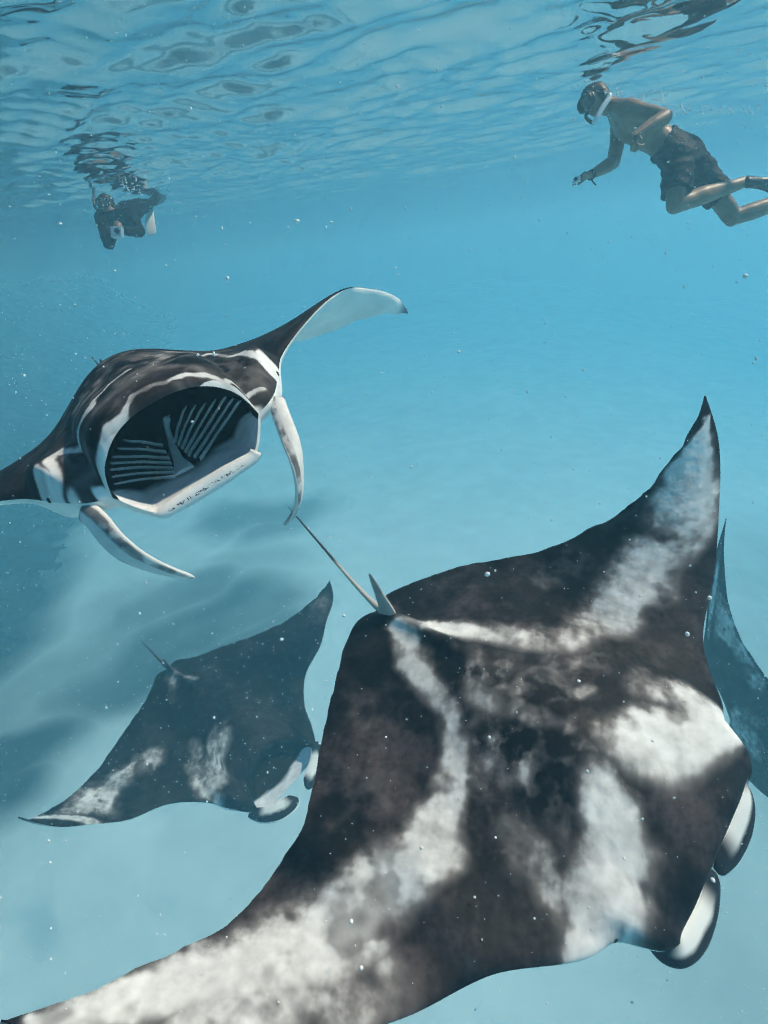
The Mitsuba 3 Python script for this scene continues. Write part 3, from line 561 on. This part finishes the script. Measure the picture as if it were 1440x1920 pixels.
bm.vertices += bm.vertex_normals * ((meshkit.fbm(np.array(bm.vertices) * 9, 2, seed=5) - .5) * .016 * (np.linalg.norm(bm.vertices - hc, axis=1) > .2) * (np.linalg.norm(bm.vertices - wr_f, axis=1) > .2) * (np.linalg.norm(bm.vertices - wr_n, axis=1) > .15))[:, None]
add('person__body', bm, 'tanned_skin', True)
add('person__hair', smooth_mesh(hair, .02, 4), 'hair', True)
mc = P(.098, 0, .018)
v, f, cen = oval_ring(mc, hf, hu, .074, .046, .011)
add('person__diving_mask', (v, f), 'black_rubber', True); scene['person__diving_mask__lens'] = mikit.ply(lens(cen, mc, hf, .006), 'mask_glass')
v, f, _ = oval_ring(P(.066, 0, .016), hf, hu, .068, .042, .012); scene['person__diving_mask__skirt'] = mikit.ply((v, f), 'black_rubber', smooth=True)
v, f, u_ = ribbon([P(.06 * math.cos(t) - .02, .098 * math.sin(t), .02) for t in np.linspace(-2.3, 2.3, 24) + np.pi], [hu] * 24, [.013] * 3, [.004] * 3, 10); scene['person__diving_mask__strap'] = mikit.ply((v, f), 'black_rubber', smooth=True)
sn = [at(1112, 231, D0 - .11), at(1116, 226, D0 - .115), at(1121, 217, D0 - .12), at(1131, 200, D0 - .125), at(1140, 186, D0 - .125), at(1143, 174, D0 - .12)]
v, f, u_ = ribbon(sn, [rgt] * 6, [.016, .017, .019, .020, .020, .020], [.016, .017, .019, .020, .020, .020], 14)
add('person__snorkel', (v, f), 'white_plastic', True)
v, f, u_ = ribbon([P(.10, 0, -.064), P(.125, .02, -.08), at(1113, 232, D0 - .10)], [up] * 3, [.012, .012, .014], [.012, .012, .014], 10); scene['person__snorkel__mouthpiece'] = mikit.ply((v, f), 'black_rubber', smooth=True)
def trim(man, p, n):
    n = unit(n); return man.trim_by_plane([float(x) for x in n], float(np.dot(n, p)))
def leg_cut(hip, kn, t, r0, r1):
    e = hip + (kn - hip) * (t + .12)
    return trim(bone(hip, e, r0, r1), hip + (kn - hip) * t, hip - kn)
axis = unit(belly - (hip_n + hip_f) / 2)
pel = trim(hull((belly, .124), (hip_n, .120), (hip_f, .120)), belly - axis * .035, -axis)
sh = union([pel, leg_cut(hip_n, kn_n, .74, .120, .108), leg_cut(hip_f, kn_f, .72, .120, .108)])
st_ = smooth_mesh(sh, .013, 5)
st_.vertices += st_.vertex_normals * ((meshkit.fbm(np.array(st_.vertices) * [14, 14, 22], 3, seed=9) - .5) * .034)[:, None]
add('person__shorts', st_, 'dark_cloth', True)
v, f, u_ = ribbon([wr_f + (wr_f - el_f) * .0 + (hu * math.cos(t) + hf * 0 + np.cross(unit(wr_f - el_f), hu) * math.sin(t)) * .034 for t in np.linspace(0, 6.2, 20)], [unit(wr_f - el_f)] * 20, [.014] * 2, [.006] * 2, 10)
add('person__wristband', (v, f), 'black_rubber', True)
v, f, u_ = ribbon([wr_f - up * .03, wr_f - up * .06 + rgt * .02, wr_f - up * .085 + rgt * .045], [rgt] * 3, [.006, .007, .006], [.003] * 3, 8)
scene['person__wristband__loose_end'] = mikit.ply((v, f), 'black_rubber', smooth=True)
dc = at(1243, 322, D0 - .02)
v, f, u_ = ribbon([dc, dc - up * .03 - rgt * .01, dc - up * .06 + rgt * .005], [rgt] * 3, [.005, .006, .004], [.004] * 3, 8); add('person__drawstring', (v, f), 'dark_cloth', True)
def swim_fin(key, ankle, toe_dir, flat, L, b_foot, b_blade, w=.10):
    d, s, n = frame(toe_dir, flat); A = np.asarray(ankle, float)
    ps = [hull((A, .044), (A + d * .10 - n * .01, .042), (A - n * .035 - d * .02, .036)), hull((A + d * .10 - n * .01, .042), (A + d * .20 - n * .02 + s * .02, .030), (A + d * .20 - n * .02 - s * .03, .026))]
    add(key + '__swim_fin', smooth_mesh(union(ps), .02, 6), b_foot, True)
    q = np.linspace(0, 1, 8)
    v, f, u_ = ribbon([A + d * (.16 + L * t) - n * (.02 + .05 * t * t) for t in q], [s] * 8, [.05, w * .85, w, w * .96, w * .80], [.014, .009, .007, .005, .003], 20)
    k = [k for k in scene if k.startswith(key + '__swim_fin') and k.count('__') == 1][-1]
    scene[k + '__blade'] = mikit.ply((v, f), b_blade, smooth=True)
swim_fin('person', an_n + rgt * .02 - up * .0, rgt * .97 - up * .02 + fwd * .1, fwd * .8 + up * .55, .42, 'black_rubber', 'black_rubber')
swim_fin('person', an_f, rgt * .9 - up * .1 + fwd * .2, fwd * .8 + up * .55, .42, 'black_rubber', 'black_rubber')

# the small camera in the snorkeller's outstretched hand
def rounded_box(c, ax, half, r):
    ps = [ball(c + sum(a * h * sg for a, h, sg in zip(ax, np.asarray(half) - r, q)), r, 12) for q in np.ndindex(2, 2, 2) for q in [tuple(2 * x - 1 for x in q)]]
    return m3.Manifold.batch_hull(ps)
def small_camera(key, c, look, upv, size, label, cat, body_b):
    f, s, u = frame(look, upv); c = np.asarray(c, float)
    labels[key] = {'label': label, 'category': cat}
    add(key + '__housing', smooth_mesh(rounded_box(c, (s, u, f), size, .006), .03, 0), body_b, 40)
    v = trimesh.creation.cylinder(min(size[:2]) * .55, .016, sections=24); v.apply_transform(np.array(trimesh.geometry.align_vectors([0, 0, 1], f))); v.apply_translation(c + f * (size[2] + .006) - s * size[0] * .25)
    add(key + '__lens_port', v, 'black_rubber', 40)
    v = trimesh.creation.cylinder(min(size[:2]) * .2, .012, sections=16); v.apply_transform(np.array(trimesh.geometry.align_vectors([0, 0, 1], u))); v.apply_translation(c + u * (size[1] + .005) + s * size[0] * .5)
    add(key + '__shutter_button', v, 'white_plastic', 40)
small_camera('action_camera', wr_f + out_f * .135 - up * .035, -rgt * .8 - fwd * .5, up, (.030, .024, .014), 'tiny pale camera in the outstretched hand of the shirtless snorkeller', 'camera', 'white_plastic')

# the snorkeller in the wetsuit on the left, facing the camera
D1 = 6.7
hc = at(199, 386, D1 + .02); sR, sL = at(190, 408, D1 + .03), at(246, 403, D1 + .06)
hp, hair, P, (hf, hs, hu) = head_parts(hc, unit(-fwd * .95 - up * .25 + rgt * .1), unit(up + fwd * .25 - rgt * .08))
eR, eL = at(204, 458, D1 - .14), at(262, 434, D1 - .10)
wR, wL = at(213, 440, D1 - .34), at(229, 434, D1 - .34)
ch, hpR, hpL = at(218, 420, D1 + .16), at(236, 392, D1 + .62), at(262, 388, D1 + .62)
labels['person_001'] = {'label': 'snorkeller in black wetsuit facing the viewer and holding a camera', 'category': 'person'}
ps = hp + [bone(hc - hu * .04, (sR + sL) / 2, .06, .07), bone((sR + sL) / 2, sR, .06, .045), bone((sR + sL) / 2, sL, .06, .045), bone(sR, eR, .045, .036), bone(eR, wR, .036, .027), bone(sL, eL, .045, .036), bone(eL, wL, .036, .027)] + hand(wR, unit(at(217, 427, D1 - .40) - wR), rgt, 1, .9) + hand(wL, unit(at(225, 424, D1 - .40) - wL), -rgt, -1, .9)
add('person_001__body', smooth_mesh(union(ps), .018), 'tanned_skin', True)
kR, kL, aR, aL = at(262, 384, D1 + 1.0), at(278, 384, D1 + .95), at(283, 378, D1 + 1.30), at(296, 370, D1 + 1.30)
ps = [hull((sR, .078), (sL, .078), (ch, .125)), hull((ch, .125), (hpR, .10), (hpL, .10)), bone(sR, eR, .078, .062), bone(eR, wR, .062, .038), bone(sL, eL, .078, .062), bone(eL, wL, .062, .038),
      bone(hpR, kR, .09, .06), bone(kR, aR, .06, .042), bone(hpL, kL, .09, .06), bone(kL, aL, .06, .042)]
ws = smooth_mesh(union(ps), .022, 10); ws.vertices += ws.vertex_normals * ((meshkit.fbm(np.array(ws.vertices) * 13, 3, seed=12) - .5) * .03)[:, None]
add('person_001__wetsuit', ws, 'neoprene', True)
add('person_001__hair', smooth_mesh(hair, .02, 4), 'hair', True)
mc = P(.098, 0, .018); v, f, cen = oval_ring(mc, hf, hu, .074, .046, .011)
add('person_001__diving_mask', (v, f), 'black_rubber', True); scene['person_001__diving_mask__lens'] = mikit.ply(lens(cen, mc, hf, .006), 'mask_glass')
v, f, u_ = ribbon([P(.10, 0, -.064), P(.12, .05, -.07), P(.09, .10, -.04), P(.04, .12, .05), P(.0, .12, .16), P(-.02, .12, .24)], [hf] * 6, [.014] * 2, [.014] * 2, 12)
add('person_001__snorkel', (v, f), 'black_rubber', True)
A = at(283, 379, D1 + 1.28)
v, f, u_ = ribbon([at(281, 384, D1 + 1.26), at(281, 397, D1 + 1.2), at(281, 412, D1 + 1.16), at(283, 428, D1 + 1.14), at(287, 441, D1 + 1.14)], [rgt] * 5, [.034, .052, .064, .072, .055], [.016, .010, .007, .005, .003], 20)
labels['person_001__swim_fin'] = {'label': 'white swim fin hanging down'}
add('person_001__swim_fin', (v, f), 'pale_blade', True)
v, f, u_ = ribbon([at(282, 381, D1 + 1.3), at(292, 373, D1 + 1.4), at(304, 365, D1 + 1.6), at(318, 356, D1 + 1.8)], [fwd] * 4, [.05, .09, .10, .07], [.045, .030, .014, .006], 20)
labels['person_001__swim_fin_001'] = {'label': 'dark swim fin seen edge-on'}
add('person_001__swim_fin', (v, f), 'black_rubber', True)
small_camera('action_camera_001', at(220, 436, D1 - .44), -fwd - up * .1, up, (.062, .055, .035), 'silver camera held in both hands of the black wetsuit snorkeller', 'camera', 'silver')

# ---------------------------------------------------------------- drifting specks and bubbles
def specks(pts, radii, seed, sub=1):
    b = trimesh.creation.icosphere(sub, 1.0); rng = np.random.default_rng(seed)
    S = radii[:, None, None] * rng.uniform(.6, 1.2, (len(pts), 1, 3))
    v = (b.vertices[None] * S + pts[:, None]).reshape(-1, 3)
    f = (b.faces[None] + (np.arange(len(pts)) * len(b.vertices))[:, None, None]).reshape(-1, 3)
    return v, f
rng = np.random.default_rng(77)
n = 12000
d = .55 + 5.5 * rng.random(n)**.9
ang = rng.uniform(-1, 1, (n, 2)) * [.95, 1.15]
pts = CAM + (fwd + rgt * ang[:, :1] + up * ang[:, 1:]) * d[:, None]
rad = (rng.lognormal(-.55, .55, n)) * .0024 * (.55 + .45 * d / 2)
ok = (pts[:, 2] < -.12) & (pts[:, 2] > -8.5)
plain('plankton_white', [.85, .86, .85], .6, .3)
scene['plankton'] = mikit.ply(specks(pts[ok], np.clip(rad, .0008, .0036)[ok], 3, 0), 'plankton_white', smooth=True)
labels['plankton'] = {'label': 'countless tiny pale specks of plankton drifting through the water', 'category': 'plankton', 'kind': 'stuff'}
bp, br = [], []
for (x0, y0, x1, y1, d0, d1, cnt, sc) in ((1150, 170, 1255, 212, 4.3, 4.9, 260, 1), (1240, 196, 1430, 215, 4.2, 4.9, 260, 1), (1070, 150, 1160, 178, 4.2, 4.6, 50, 1), (225, 340, 275, 368, 6.5, 7.0, 70, 1.3), (180, 368, 240, 385, 6.4, 6.8, 30, 1.2), (1300, 220, 1420, 240, 4.3, 4.8, 25, .8)):
    for _ in range(cnt):
        p = at(x0 + (x1 - x0) * rng.random(), y0 + (y1 - y0) * rng.random(), d0 + (d1 - d0) * rng.random())
        if p[2] < .02: bp.append(p); br.append(sc * .0042 * rng.lognormal(0, .5))
plain('bubble_shine', [.90, .92, .93], .12, .8)
scene['bubbles'] = mikit.ply(specks(np.array(bp), np.clip(br, .001, .009), 4, 2), 'bubble_shine', smooth=True)
labels['bubbles'] = {'label': 'silvery air bubbles trailing under the surface around the two snorkellers', 'category': 'bubbles', 'kind': 'stuff'}
